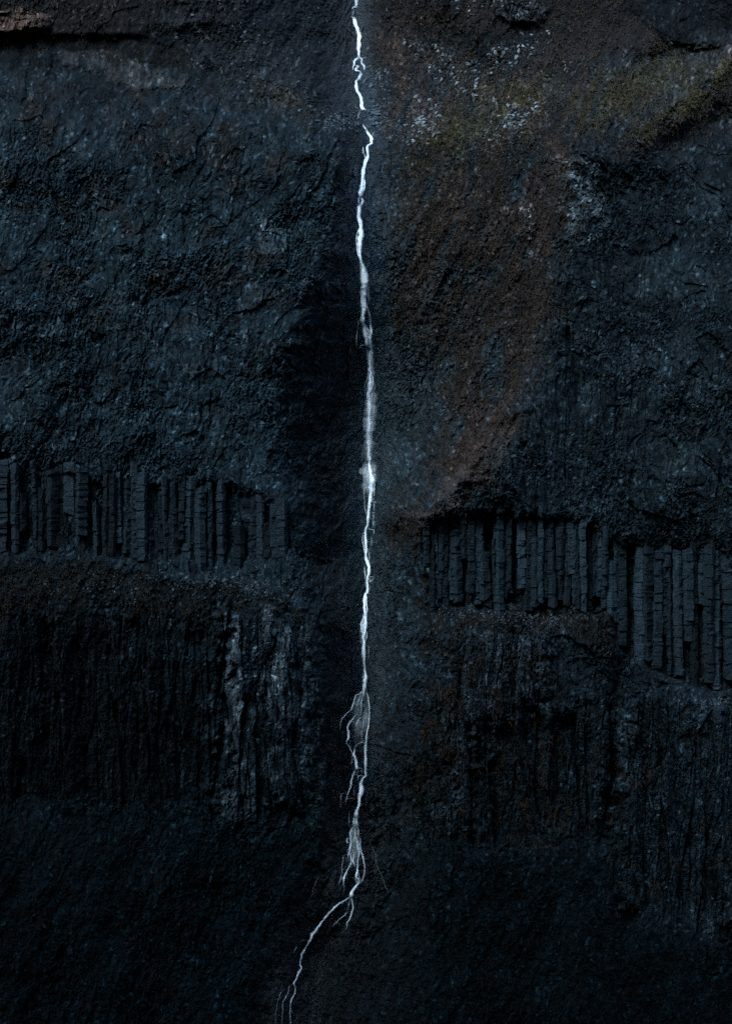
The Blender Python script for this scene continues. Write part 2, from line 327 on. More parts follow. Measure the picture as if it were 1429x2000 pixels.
def rock_mat(name, use_attr=True, color=(.04, .042, .046), rough=.75, bump=.5, vary=.5, strat=0.0):
    m, n, l, b = new_mat(name)
    tc = n.new("ShaderNodeTexCoord")
    nz = n.new("ShaderNodeTexNoise"); nz.inputs["Scale"].default_value = 3.6; nz.inputs["Detail"].default_value = 6; nz.inputs["Roughness"].default_value = .75
    l.new(tc.outputs["Object"], nz.inputs["Vector"])
    mr = n.new("ShaderNodeMapRange"); mr.inputs[1].default_value = .3; mr.inputs[2].default_value = .7
    mr.inputs[3].default_value = 1 - vary; mr.inputs[4].default_value = 1 + vary
    l.new(nz.outputs["Fac"], mr.inputs[0])
    mul = n.new("ShaderNodeMix"); mul.data_type = 'RGBA'; mul.blend_type = 'MULTIPLY'; mul.inputs[0].default_value = 1
    if use_attr:
        at = n.new("ShaderNodeAttribute"); at.attribute_name = "tint"
        l.new(at.outputs["Color"], mul.inputs[6])
        aw = n.new("ShaderNodeAttribute"); aw.attribute_name = "wet"
        mw = n.new("ShaderNodeMapRange"); mw.inputs[3].default_value = rough + .1; mw.inputs[4].default_value = .34
        l.new(aw.outputs["Fac"], mw.inputs[0]); l.new(mw.outputs[0], b.inputs["Roughness"])
        ms = n.new("ShaderNodeMapRange"); ms.inputs[1].default_value = .3; ms.inputs[3].default_value = .03; ms.inputs[4].default_value = .24
        l.new(aw.outputs["Fac"], ms.inputs[0]); l.new(ms.outputs[0], b.inputs["Specular IOR Level"])
    else:
        oi = n.new("ShaderNodeObjectInfo")
        mo = n.new("ShaderNodeMapRange"); mo.inputs[3].default_value = .4; mo.inputs[4].default_value = 1.8
        l.new(oi.outputs["Random"], mo.inputs[0])
        vm = n.new("ShaderNodeVectorMath"); vm.operation = 'SCALE'; vm.inputs[0].default_value = color
        l.new(mo.outputs[0], vm.inputs["Scale"]); l.new(vm.outputs[0], mul.inputs[6])
        b.inputs["Roughness"].default_value = rough; b.inputs["Specular IOR Level"].default_value = .05
    l.new(mr.outputs[0], mul.inputs[7]); l.new(mul.outputs[2], b.inputs["Base Color"])
    vo = n.new("ShaderNodeTexVoronoi"); vo.inputs["Scale"].default_value = 1.6
    l.new(tc.outputs["Object"], vo.inputs["Vector"])
    ad = n.new("ShaderNodeMath"); ad.operation = 'MULTIPLY_ADD'; ad.inputs[1].default_value = .35
    l.new(vo.outputs["Distance"], ad.inputs[0]); l.new(nz.outputs["Fac"], ad.inputs[2])
    h = ad
    if strat:
        mp = n.new("ShaderNodeMapping"); mp.inputs["Scale"].default_value = (.25, .25, 3.0)
        l.new(tc.outputs["Object"], mp.inputs["Vector"])
        n2_ = n.new("ShaderNodeTexNoise"); n2_.inputs["Scale"].default_value = 1.0; n2_.inputs["Detail"].default_value = 5
        l.new(mp.outputs[0], n2_.inputs["Vector"])
        a2 = n.new("ShaderNodeMath"); a2.operation = 'MULTIPLY_ADD'; a2.inputs[1].default_value = strat
        l.new(n2_.outputs["Fac"], a2.inputs[0]); l.new(ad.outputs[0], a2.inputs[2]); h = a2
    bp = n.new("ShaderNodeBump"); bp.inputs["Strength"].default_value = bump; bp.inputs["Distance"].default_value = .35
    l.new(h.outputs[0], bp.inputs["Height"]); l.new(bp.outputs[0], b.inputs["Normal"])
    return m
M_ROCK = rock_mat("weathered_rock", bump=.85)
M_COL = rock_mat("basalt", False, (.012, .021, .028), .7, 1.0, .75, .5)
M_COLD = rock_mat("dark_basalt", False, (.0095, .0165, .022), .6, 1.0, .75, .5)
M_COLDD = rock_mat("black_basalt", False, (.005, .0075, .009), .6, 1.0, .75, .5)
M_STONE = rock_mat("scree_stone", False, (.075, .09, .10), .55, .3, .3)
M_STONED = rock_mat("dark_stone", False, (.028, .038, .045), .45, .3, .3)

def attr_mat(name, rough=.9):
    m, n, l, b = new_mat(name)
    at = n.new("ShaderNodeAttribute"); at.attribute_name = "tint"
    l.new(at.outputs["Color"], b.inputs["Base Color"])
    b.inputs["Roughness"].default_value = rough; b.inputs["Specular IOR Level"].default_value = .2
    return m
M_GRASS = attr_mat("dry_grass")

def water_mat():
    m, n, l, b = new_mat("white_water")
    b.inputs["Base Color"].default_value = (.80, .93, 1.0, 1)
    b.inputs["Roughness"].default_value = .35
    uv = n.new("ShaderNodeUVMap"); uv.uv_map = "flow"
    mp = n.new("ShaderNodeMapping"); mp.inputs["Scale"].default_value = (3.2, .16, 1)
    l.new(uv.outputs[0], mp.inputs["Vector"])
    nz = n.new("ShaderNodeTexNoise"); nz.inputs["Scale"].default_value = 1.0; nz.inputs["Detail"].default_value = 5; nz.inputs["Roughness"].default_value = .62
    l.new(mp.outputs[0], nz.inputs["Vector"])
    mr = n.new("ShaderNodeMapRange"); mr.inputs[1].default_value = .28; mr.inputs[2].default_value = .62; mr.inputs[3].default_value = -.8; mr.inputs[4].default_value = .7
    l.new(nz.outputs["Fac"], mr.inputs[0])
    at = n.new("ShaderNodeAttribute"); at.attribute_name = "body"
    # alpha = body * (1 + streak), kept within 0..1
    ma = n.new("ShaderNodeMath"); ma.operation = 'MULTIPLY_ADD'; ma.use_clamp = True
    l.new(at.outputs["Fac"], ma.inputs[0]); l.new(mr.outputs[0], ma.inputs[1]); l.new(at.outputs["Fac"], ma.inputs[2])
    l.new(ma.outputs[0], b.inputs["Alpha"])
    return m
M_WATER = water_mat()

# ------------------------------------------------------------------ mesh helpers
def mesh_np(name, verts, faces, mat=None, attrs=None, parent=None, smooth=False):
    """faces: (n,k) int array, k = 3 or 4"""
    me = bpy.data.meshes.new(name)
    verts = np.asarray(verts, np.float32); faces = np.asarray(faces, np.int32)
    k = faces.shape[1]
    me.vertices.add(len(verts)); me.vertices.foreach_set("co", verts.ravel())
    me.loops.add(faces.size); me.loops.foreach_set("vertex_index", faces.ravel())
    me.polygons.add(len(faces)); me.polygons.foreach_set("loop_start", np.arange(0, faces.size, k, dtype=np.int32))
    me.update(calc_edges=True)
    me.polygons.foreach_set("use_smooth", np.full(len(faces), smooth))
    for an, (typ, data) in (attrs or {}).items():
        a = me.attributes.new(an, typ, 'POINT')
        a.data.foreach_set("color" if 'COLOR' in typ else "value", np.asarray(data, np.float32).ravel())
    if mat: me.materials.append(mat)
    o = bpy.data.objects.new(name, me); COL.objects.link(o)
    if parent: o.parent = parent
    return o
def tag(o, label=None, cat=None, group=None, kind=None):
    if label: o["label"] = label
    if cat: o["category"] = cat
    if group: o["group"] = group
    if kind: o["kind"] = kind
    return o
def empty(name, loc):
    e = bpy.data.objects.new(name, None); COL.objects.link(e); e.location = loc; e.empty_display_size = .5
    return e

# ------------------------------------------------------------------ cut the relief into its bodies
XX, YY, ZZ = world_of(U, V, Y)
P = np.stack([XX, YY, ZZ], -1).astype(np.float32)
region = np.zeros(U.shape, np.int32)                      # 0 ravine
left = U < xc
region[left & (U < xl + 20)] = 1                          # upper left cliff
region[left & (V > 1140) & (U < xl + 20)] = 3
region[Z['leftlow'] + Z['leftbutt'] > .5] = 3
region[(Z['leftledge'] > .5)] = 2
region[(Z['scree'] > .5)] = 4
region[(Z['redledge'] > .5) | (Z['redwall'] > .6)] = 5
right = ~left & (U - xc > 45)
region[right & (V < 1060)] = 6                            # grassy slope
region[right & (V >= 1060) & (U > 850)] = 8               # lower right cliff
region[(Z['butt'] > .5) | (right & (U > 1100) & (V > 300) & (V < 1150)) | (Z['farcols'] > .5) | ((Z['rightcols'] > .5))] = 7
region[Z['toprock'] > .5] = 10
region[Z['toprock2'] > .5] = 11
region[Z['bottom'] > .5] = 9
def cut(r, name, mat):
    f = region[:-1, :-1] == r
    j, i = np.nonzero(f)
    q = np.stack([j * NU + i, (j + 1) * NU + i, (j + 1) * NU + i + 1, j * NU + i + 1], 1)
    uq, inv = np.unique(q.ravel(), return_inverse=True)
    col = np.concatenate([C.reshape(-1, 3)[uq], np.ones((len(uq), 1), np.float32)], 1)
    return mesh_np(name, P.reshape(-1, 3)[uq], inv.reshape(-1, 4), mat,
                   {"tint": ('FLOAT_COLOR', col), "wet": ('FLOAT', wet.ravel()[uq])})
tag(cut(0, "ravine", M_ROCK), kind='structure')
tag(cut(1, "cliff", M_ROCK), "rough dark cliff left of the waterfall, above the upper left column band", "cliff", kind="thing")
tag(cut(2, "ledge", M_ROCK), "dark grassy ledge between the two rows of columns left of the waterfall", "ledge", kind="thing")
tag(cut(3, "cliff", M_ROCK), "lowest dark cliff left of the waterfall, with a paler buttress beside the ravine", "cliff", kind="thing")
tag(cut(4, "scree_slope", M_ROCK), kind='structure')
tag(cut(5, "rock_ledge", M_ROCK), "reddish layered stone ledge in the top left corner of the cliff", "rock ledge", kind="thing")
tag(cut(6, "hillside", M_ROCK), kind='structure')
tag(cut(7, "cliff", M_ROCK), "tall grey cliff right of the brown grassy slope, above the right columns", "cliff", kind="thing")
tag(cut(8, "cliff", M_ROCK), "lowest dark cliff right of the waterfall, streaked with hanging brown grass", "cliff", kind="thing")
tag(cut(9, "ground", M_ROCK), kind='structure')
tag(cut(10, "rock_outcrop", M_ROCK), "pale grey rock outcrop at the top edge above the grassy slope", "rock outcrop", kind="thing")
tag(cut(11, "rock_outcrop", M_ROCK), "dark craggy outcrop in the top right corner above the green ridge", "rock outcrop", kind="thing")

# ------------------------------------------------------------------ unseen gorge floor, and a wall added behind the camera to shade the cliff
def unseen_gorge():
    a = np.linspace(-700, 700, 141); b = np.linspace(0, 1, 60)
    A, B = np.meshgrid(a, b)
    rim = 430 + 40 * fbm(A / 120, A * 0, 201, 3)
    zz = -60 + B * (rim + 60)
    yy = -285 - 45 * B + 14 * fbm(A / 50, zz / 50, 202, 4)
    v = np.stack([A, yy, zz], -1).reshape(-1, 3)
    nb, na = A.shape; j, i = np.meshgrid(np.arange(nb - 1), np.arange(na - 1), indexing='ij')
    q = np.stack([j * na + i, j * na + i + 1, (j + 1) * na + i + 1, (j + 1) * na + i], -1).reshape(-1, 4)
    col = np.tile(np.array([.03, .034, .038, 1], np.float32), (len(v), 1))
    o = mesh_np("added_shade_wall", v, q, M_ROCK, {"tint": ('FLOAT_COLOR', col), "wet": ('FLOAT', np.zeros(len(v)))})
    tag(o, kind='structure')
    a = np.linspace(-700, 700, 61); b = np.linspace(-300, 60, 31)
    A, B = np.meshgrid(a, b)
    zz = -30 + 5 * fbm(A / 60, B / 60, 203, 4)
    v = np.stack([A, B, zz], -1).reshape(-1, 3)
    nb, na = A.shape; j, i = np.meshgrid(np.arange(nb - 1), np.arange(na - 1), indexing='ij')
    q = np.stack([j * na + i, j * na + i + 1, (j + 1) * na + i + 1, (j + 1) * na + i], -1).reshape(-1, 4)
    col = np.tile(np.array([.02, .021, .02, 1], np.float32), (len(v), 1))
    tag(mesh_np("gorge_floor", v, q, M_ROCK, {"tint": ('FLOAT_COLOR', col), "wet": ('FLOAT', np.zeros(len(v)))}), kind='structure')
unseen_gorge()

# ------------------------------------------------------------------ basalt columns: every column a prism of its own
def column_mesh(x, y, z0, z1, r, seed):
    g = np.random.default_rng(seed)
    n = int(g.integers(5, 7))
    ang = np.sort((np.arange(n) + g.uniform(-.28, .28, n)) / n * 2 * np.pi) + g.uniform(0, 6.28)
    rad = r * g.uniform(.85, 1.12, n)
    hts = [z0]; z = z0
    while z < z1 - .5:
        z += g.uniform(.5, 2.4); hts.append(min(z, z1))
    hts[-1] = z1
    lean_x, lean_y = g.normal(0, .012), g.normal(0, .01)
    rows, ox, oy, sc = [], 0, 0, 1
    for k, h in enumerate(hts):
        # each joint: the block above sits a little off the one below
        def ring(hh, s):
            t = hh - z0
            px = x + ox + lean_x * t + rad * s * np.cos(ang) + g.normal(0, .085, n)
            py = y + oy + lean_y * t + rad * s * np.sin(ang) + g.normal(0, .13, n)
            pz = np.full(n, hh) + (g.normal(0, .22, n) if k in (0, len(hts) - 1) else g.normal(0, .05, n))
            return np.stack([px, py, pz], 1)
        if 0 < k < len(hts) - 1:
            rows.append(ring(h - .05, sc)); 
            rows.append(ring(h, sc * .975))
            ox += g.normal(0, .07); oy += g.normal(0, .12); sc = np.clip(sc * g.normal(1, .03), .85, 1.12)
            rows.append(ring(h + .05, sc))
        else:
            rows.append(ring(h, sc))
    v = np.concatenate(rows); m = len(rows)
    f = []
    for a in range(m - 1):
        for b in range(n):
            c = (b + 1) % n
            f.append((a * n + b, a * n + c, (a + 1) * n + c, (a + 1) * n + b))
    top, bot = len(v), len(v) + 1
    v = np.concatenate([v, [v[-n:].mean(0) + (0, 0, .15)], [v[:n].mean(0) - (0, 0, .15)]])
    t0 = (m - 1) * n
    for b in range(n):
        c = (b + 1) % n
        f.append((t0 + b, t0 + c, top, top)); f.append((c, b, bot, bot))
    tri = [q[:3] if q[2] == q[3] else q for q in f]
    return v, tri
def column_band(name, label, tops, bots, umin, umax, wmin, wmax, mat, seed, push=-.9, broken=.25, jit=.22, gap=.04):
    g = np.random.default_rng(seed)
    um = .5 * (umin + umax); vm = float(np.interp(um, *zip(*bots)))
    yb = float(depth(um, vm))
    x, y, z = world_of(um, vm, yb)
    root = empty(name, (x, y, z)); tag(root, label, "rock columns", kind="thing")
    k = 0
    for row in (0,):
        u = umin
        while u < umax:
            w = g.uniform(wmin, wmax); uc = u + w / 2
            vt = float(np.interp(uc, *zip(*tops))) - 20 + g.normal(0, 14); vb = float(np.interp(uc, *zip(*bots))) + g.normal(0, 18)
            if row == 0 and g.random() < broken:          # snapped short, from below or above
                if g.random() < .75: vb -= g.uniform(.15, .6) * (vb - vt)
                else: vt += g.uniform(.1, .5) * (vb - vt)
            vv = np.linspace(vt, vb, 8)
            yf = float(np.median(depth(np.full(8, uc), vv))) + push + g.normal(0, jit)
            x, _, zt = world_of(uc, vt, yf); _, _, zb = world_of(uc, vb, yf)
            r = w * PX * .64
            v, f = column_mesh(x, yf + r * .4, zb, zt, r, seed * 1000 + k)
            me = bpy.data.meshes.new("column")
            me.from_pydata([tuple(p) for p in (v - np.array(root.location))], [], f)
            me.materials.append(mat)
            o = bpy.data.objects.new("column", me); COL.objects.link(o); o.parent = root
            u += w * g.uniform(.78, .98) + (g.uniform(6, 20) if g.random() < gap else 0); k += 1
    return root
column_band("basalt_columns", "upper band of upright grey basalt columns left of the waterfall, under rough cliff",
            [(-100, 942), (150, 938), (350, 952), (480, 958), (560, 1000)], [(-100, 1080), (200, 1085), (330, 1118), (480, 1140), (560, 1150)], -90, 552, 8, 22, M_COLD, 5, -1.0, .35, .5, .2)
column_band("basalt_columns", "straight grey basalt columns right of the waterfall at the foot of the grassy slope",
            [(822, 1020), (1000, 1014), (1120, 1028), (1205, 1052)], [(822, 1150), (900, 1178), (1060, 1178), (1205, 1185)], 826, 1200, 7, 19, M_COL, 6, -2.3, .3, .3, .06)
column_band("basalt_columns", "tallest straight basalt columns, under the crumbly cliff at the right edge",
            [(1205, 1058), (1440, 1112), (1540, 1130)], [(1205, 1262), (1300, 1315), (1440, 1345), (1540, 1355)], 1206, 1520, 8, 24, M_COL, 7, -2.2, .2)

# ------------------------------------------------------------------ stones
def stone_meshes(mat, n, seed):
    out = []
    g = np.random.default_rng(seed)
    import bmesh
    for _ in range(n):
        bm = bmesh.new()
        pts = g.normal(0, 1, (14, 3)); pts /= np.linalg.norm(pts, axis=1)[:, None]
        pts *= g.uniform(.75, 1.1, (14, 1)) * np.array([1.0, g.uniform(.6, .9), g.uniform(.35, .65)])
        for p in pts: bm.verts.new(p)
        r = bmesh.ops.convex_hull(bm, input=bm.verts)
        bmesh.ops.delete(bm, geom=[v for v in bm.verts if not v.link_faces], context='VERTS')
        me = bpy.data.meshes.new("stone"); bm.to_mesh(me); bm.free(); me.materials.append(mat); out.append(me)
    return out
ST = stone_meshes(M_STONE, 10, 31); STD = stone_meshes(M_STONED, 8, 32)
GU = np.gradient(Y, STEP, axis=1); GV = np.gradient(Y, STEP, axis=0)
def normal_at(u, v):
    a = float(bil(GU, np.array(u), np.array(v), U0, V0, STEP)) / PX; b = float(bil(GV, np.array(u), np.array(v), U0, V0, STEP)) / PX
    n = Vector((a, -1, -b)); n.normalize(); return n
heaps = [  # centre, spread, tilt of the heap, how many, size, group
    (850, 112, 45, 28, .5, 90, (.3, .75), 0), (905, 165, 34, 28, .5, 70, (.3, .8), 0), (1000, 105, 45, 16, -.4, 60, (.3, .8), 0),
    (825, 235, 30, 26, -.6, 130, (.35, .95), 0), (1000, 232, 42, 22, -.5, 110, (.3, .75), 0), (975, 285, 34, 18, 0, 30, (.25, .5), 0),
    (1085, 130, 24, 22, 0, 20, (.3, .6), 0), (960, 10, 60, 20, 0, 40, (.3, .6), 0),
    (470, 70, 70, 55, .8, 170, (.25, .6), 1), (560, 140, 60, 50, .8, 140, (.25, .6), 1), (430, 150, 60, 40, .6, 80, (.25, .55), 1), (620, 60, 25, 40, 0, 50, (.25, .6), 1),
    (668, 232, 22, 14, 0, 40, (.4, .9), 2), (735, 225, 22, 18, 0, 60, (.4, 1.0), 2), (728, 150, 22, 26, 0, 50, (.35, .8), 2), (700, 240, 30, 10, 0, 50, (.4, .9), 2),
    (260, 1150, 130, 14, 0, 40, (.2, .4), 3), (450, 1140, 80, 12, .1, 50, (.25, .6), 3), (1060, 1198, 30, 14, 0, 50, (.25, .55), 3), (950, 1192, 70, 12, 0, 40, (.25, .5), 3),
    (1400, 1372, 30, 6, 0, 24, (.25, .45), 3),
]
kinds = [("pale angular stone lying loose among brown grass right of the waterfall", "pale stones on the grassy slope", ST),
         ("small grey stone on the scree slope left of the waterfall top", "stones on the left scree slope", STD),
         ("dark wet boulder beside the upper stream", "boulders beside the upper stream", STD),
         ("fallen stone lying at the foot of the basalt columns", "fallen stones under the columns", STD)]
cand = []
gs = np.random.default_rng(33)
for (cx_, cy_, sx, sy, tl_, n_, (s0, s1), kd) in heaps:
    for _ in range(n_):
        du, dv = gs.normal(0, sx * .8), gs.normal(0, sy * .8)
        s = s0 + (s1 - s0) * gs.random() ** 2.2
        cand.append((s, cx_ + du, cy_ + dv + tl_ * du, kd))
cand.sort(key=lambda c: -c[0])
stuff = {0: [], 1: [], 2: [], 3: []}
count = {0: 0, 1: 0, 2: 0, 3: 0}
lim = {0: 150, 1: 60, 2: 45, 3: 40}
def stone_matrix(s, u, v, g):
    y = float(depth(u, v)); n = normal_at(u, v)
    x, y, z = world_of(u, v, y)
    q = n.to_track_quat('Z', 'Y')
    from mathutils import Quaternion, Matrix
    q = q @ Quaternion((0, 0, 1), g.uniform(0, 6.28)) @ Quaternion((1, 0, 0), g.normal(0, .3))
    return Vector((x, y, z)) + n * s * .12, q
for s, u, v, kd in cand:
    if abs(u - float(curve(XC, v))) < 9 and v < 1300: continue
    loc, q = stone_matrix(s, u, v, gs)
    lab, grp, meshes = kinds[kd]
    me = meshes[int(gs.integers(len(meshes)))]
    if count[kd] < lim[kd]:
        o = bpy.data.objects.new("boulder" if kd == 2 else "stone", me); COL.objects.link(o)
        o.location = loc; o.rotation_mode = 'QUATERNION'; o.rotation_quaternion = q; o.scale = (s, s, s)
        tag(o, lab, "boulder" if kd == 2 else "stone", grp); count[kd] += 1
    else:
        stuff[kd].append((s, loc, q, me))
def merge_stones(lst, name):
    vs_, fs_, off = [], [], 0
    for s, loc, q, me in lst:
        co = np.empty(len(me.vertices) * 3); me.vertices.foreach_get("co", co); co = co.reshape(-1, 3) * s
        mt = np.array(q.to_matrix()); vs_.append(co @ mt.T + np.array(loc))
        tri = np.array([p.vertices[:3] for p in me.polygons]); fs_.append(tri + off); off += len(co)
    return mesh_np(name, np.concatenate(vs_), np.concatenate(fs_), lst[0][3].materials[0])
# gravel: far smaller bits of the same heaps
for kd, nm, lab in ((0, "gravel", "fine pale gravel between the stones of the grassy slope"), (1, "rubble", "fine grey rubble covering the left scree slope"), (2, "stream_rubble", "dark wet stones along the upper stream"), (3, "fallen_rubble", "broken stones under the columns")):
    lst = list(stuff[kd])
    for (cx_, cy_, sx, sy, tl_, n_, _, k2) in heaps:
        if k2 != kd: continue
        for _ in range(n_ * (3 if kd == 0 else 6)):
            du, dv = gs.normal(0, sx * 1.3), gs.normal(0, sy * 1.3); u, v = cx_ + du, cy_ + dv + tl_ * du
            s = gs.uniform(.08, .24); loc, q = stone_matrix(s, u, v, gs)
            lst.append((s, loc, q, kinds[kd][2][int(gs.integers(8))]))
    tag(merge_stones(lst, nm), lab, nm, kind='stuff')

# ------------------------------------------------------------------ grass: tufts of narrow blades
def grass(name, density, n_try, cols, length, seed, label, droop=.55, width=.05, blades=6):
    g = np.random.default_rng(seed)
    u = g.uniform(U0 + 10, U1 - 10, n_try); v = g.uniform(V0 + 10, V1 - 10, n_try)
    keep = g.random(n_try) < bil(density, u, v, U0, V0, STEP)
    u, v = u[keep], v[keep]; n = len(u)
    y = depth(u, v); a = bil(GU, u, v, U0, V0, STEP) / PX; b = bil(GV, u, v, U0, V0, STEP) / PX
    nr = np.stack([a, -np.ones(n), -b], 1); nr /= np.linalg.norm(nr, axis=1)[:, None]
    x, y, z = world_of(u, v, y)
    root = np.stack([x, y, z], 1)
    root = np.repeat(root, blades, 0); nr = np.repeat(nr, blades, 0); m = n * blades
    L = g.uniform(*length, m)[:, None]
    out = nr * g.uniform(.25, .8, (m, 1)) + g.normal(0, .42, (m, 3)); out[:, 1] -= .15
    mid = root + out * L * .55
    tip = mid + (out * .5 + np.array([0, -.1, -droop * 1.6])) * L * .6
    root = root - nr * .05 + g.normal(0, .1, (m, 3)) * np.array([1, .2, 1])
    sd_ = np.cross(out, g.normal(0, 1, (m, 3))); sd_ /= np.linalg.norm(sd_, axis=1)[:, None] + 1e-6
    wd = width * g.uniform(.6, 1.4, (m, 1))
    vv = np.stack([root - sd_ * wd, root + sd_ * wd, mid + sd_ * wd * .8, mid - sd_ * wd * .8, tip], 1).reshape(-1, 3)
    k = np.arange(m)[:, None] * 5
    f = np.concatenate([k + np.array([[0, 1, 2]]), k + np.array([[0, 2, 3]]), k + np.array([[3, 2, 4]])])
    cidx = np.array(cols, np.float32)
    pick = np.clip((fbm(u / 60, v / 60, seed + 5, 3) * .9 + .5 + g.normal(0, .2, n)) * len(cols), 0, len(cols) - 1).astype(int)
    cc = np.repeat(cidx[pick], blades, 0) * .36 * (1 + .6 * np.repeat(np.clip((330 - v) / 120, 0, 1) * (u > 720), blades)[:, None]) * g.uniform(.55, 1.5, (m, 1))
    cc = np.repeat(np.concatenate([cc, np.ones((m, 1))], 1), 5, 0)
    o = mesh_np(name, vv, f, M_GRASS, {"tint": ('FLOAT_COLOR', cc)})
    return tag(o, label, "grass", kind='stuff')
green = np.clip(Z['greenband1'] + Z['greenband2'] * .8 + Z['greenpatch'] * .8, 0, 1)
patch = np.clip(.45 + 1.1 * fbm(U / 35, V / 45, 301, 4) + 1.0 * gstreak, 0, 1)
ledgy = sstep(-.1, .35, fbm((U) / 18, V / 30, 302, 3))
grass("brown_grass", np.clip(Z['grass'] + .75 * Z['heath'], 0, 1) * patch * (1 - .7 * green) * (1 - .45 * sstep(450, 950, V)), 420000,
      [(.03, .029, .029), (.056, .044, .037), (.078, .054, .042), (.056, .05, .030), (.034, .032, .031)], (.3, .85), 41, "brown dry grass covering the slope right of the upper waterfall")
grass("green_grass", green * np.clip(patch + .2, 0, 1), 300000, [(.072, .068, .026), (.082, .072, .034), (.066, .055, .032)], (.25, .7), 42,
      "olive green grass on the ridges and patches at the upper right")
hang = np.clip(Z['lowrecess'] * .8 + Z['brownlow'] + .6 * Z['rightledge'] + .5 * Z['lowbutt'] + .3 * Z['lowcols'] + .35 * zone([(775, 1030), (830, 1020), (850, 1150), (790, 1150)], 10, 10), 0, 1) * ledgy * patch
grass("hanging_grass", hang * .8, 240000, [(.03, .022, .016), (.06, .036, .02), (.045, .03, .018)], (.4, 1.1), 43,
      "tufts of rusty grass hanging on the lower cliff right of the waterfall", .8)
lg = np.clip(Z['leftledge'] * .7 + .5 * Z['olive_left'] + .5 * Z['ledgeshade'] + .10 * hard * (U < 560) * (V < 900) * ru + .4 * zone([(500, 950), (560, 990), (590, 1240), (550, 1230), (555, 1100)], 8, 10), 0, 1) * patch
grass("dark_grass", lg, 260000, [(.02, .018, .016), (.035, .028, .02), (.045, .036, .018)], (.3, .8), 44,
      "sparse dark grass on the ledges left of the waterfall")

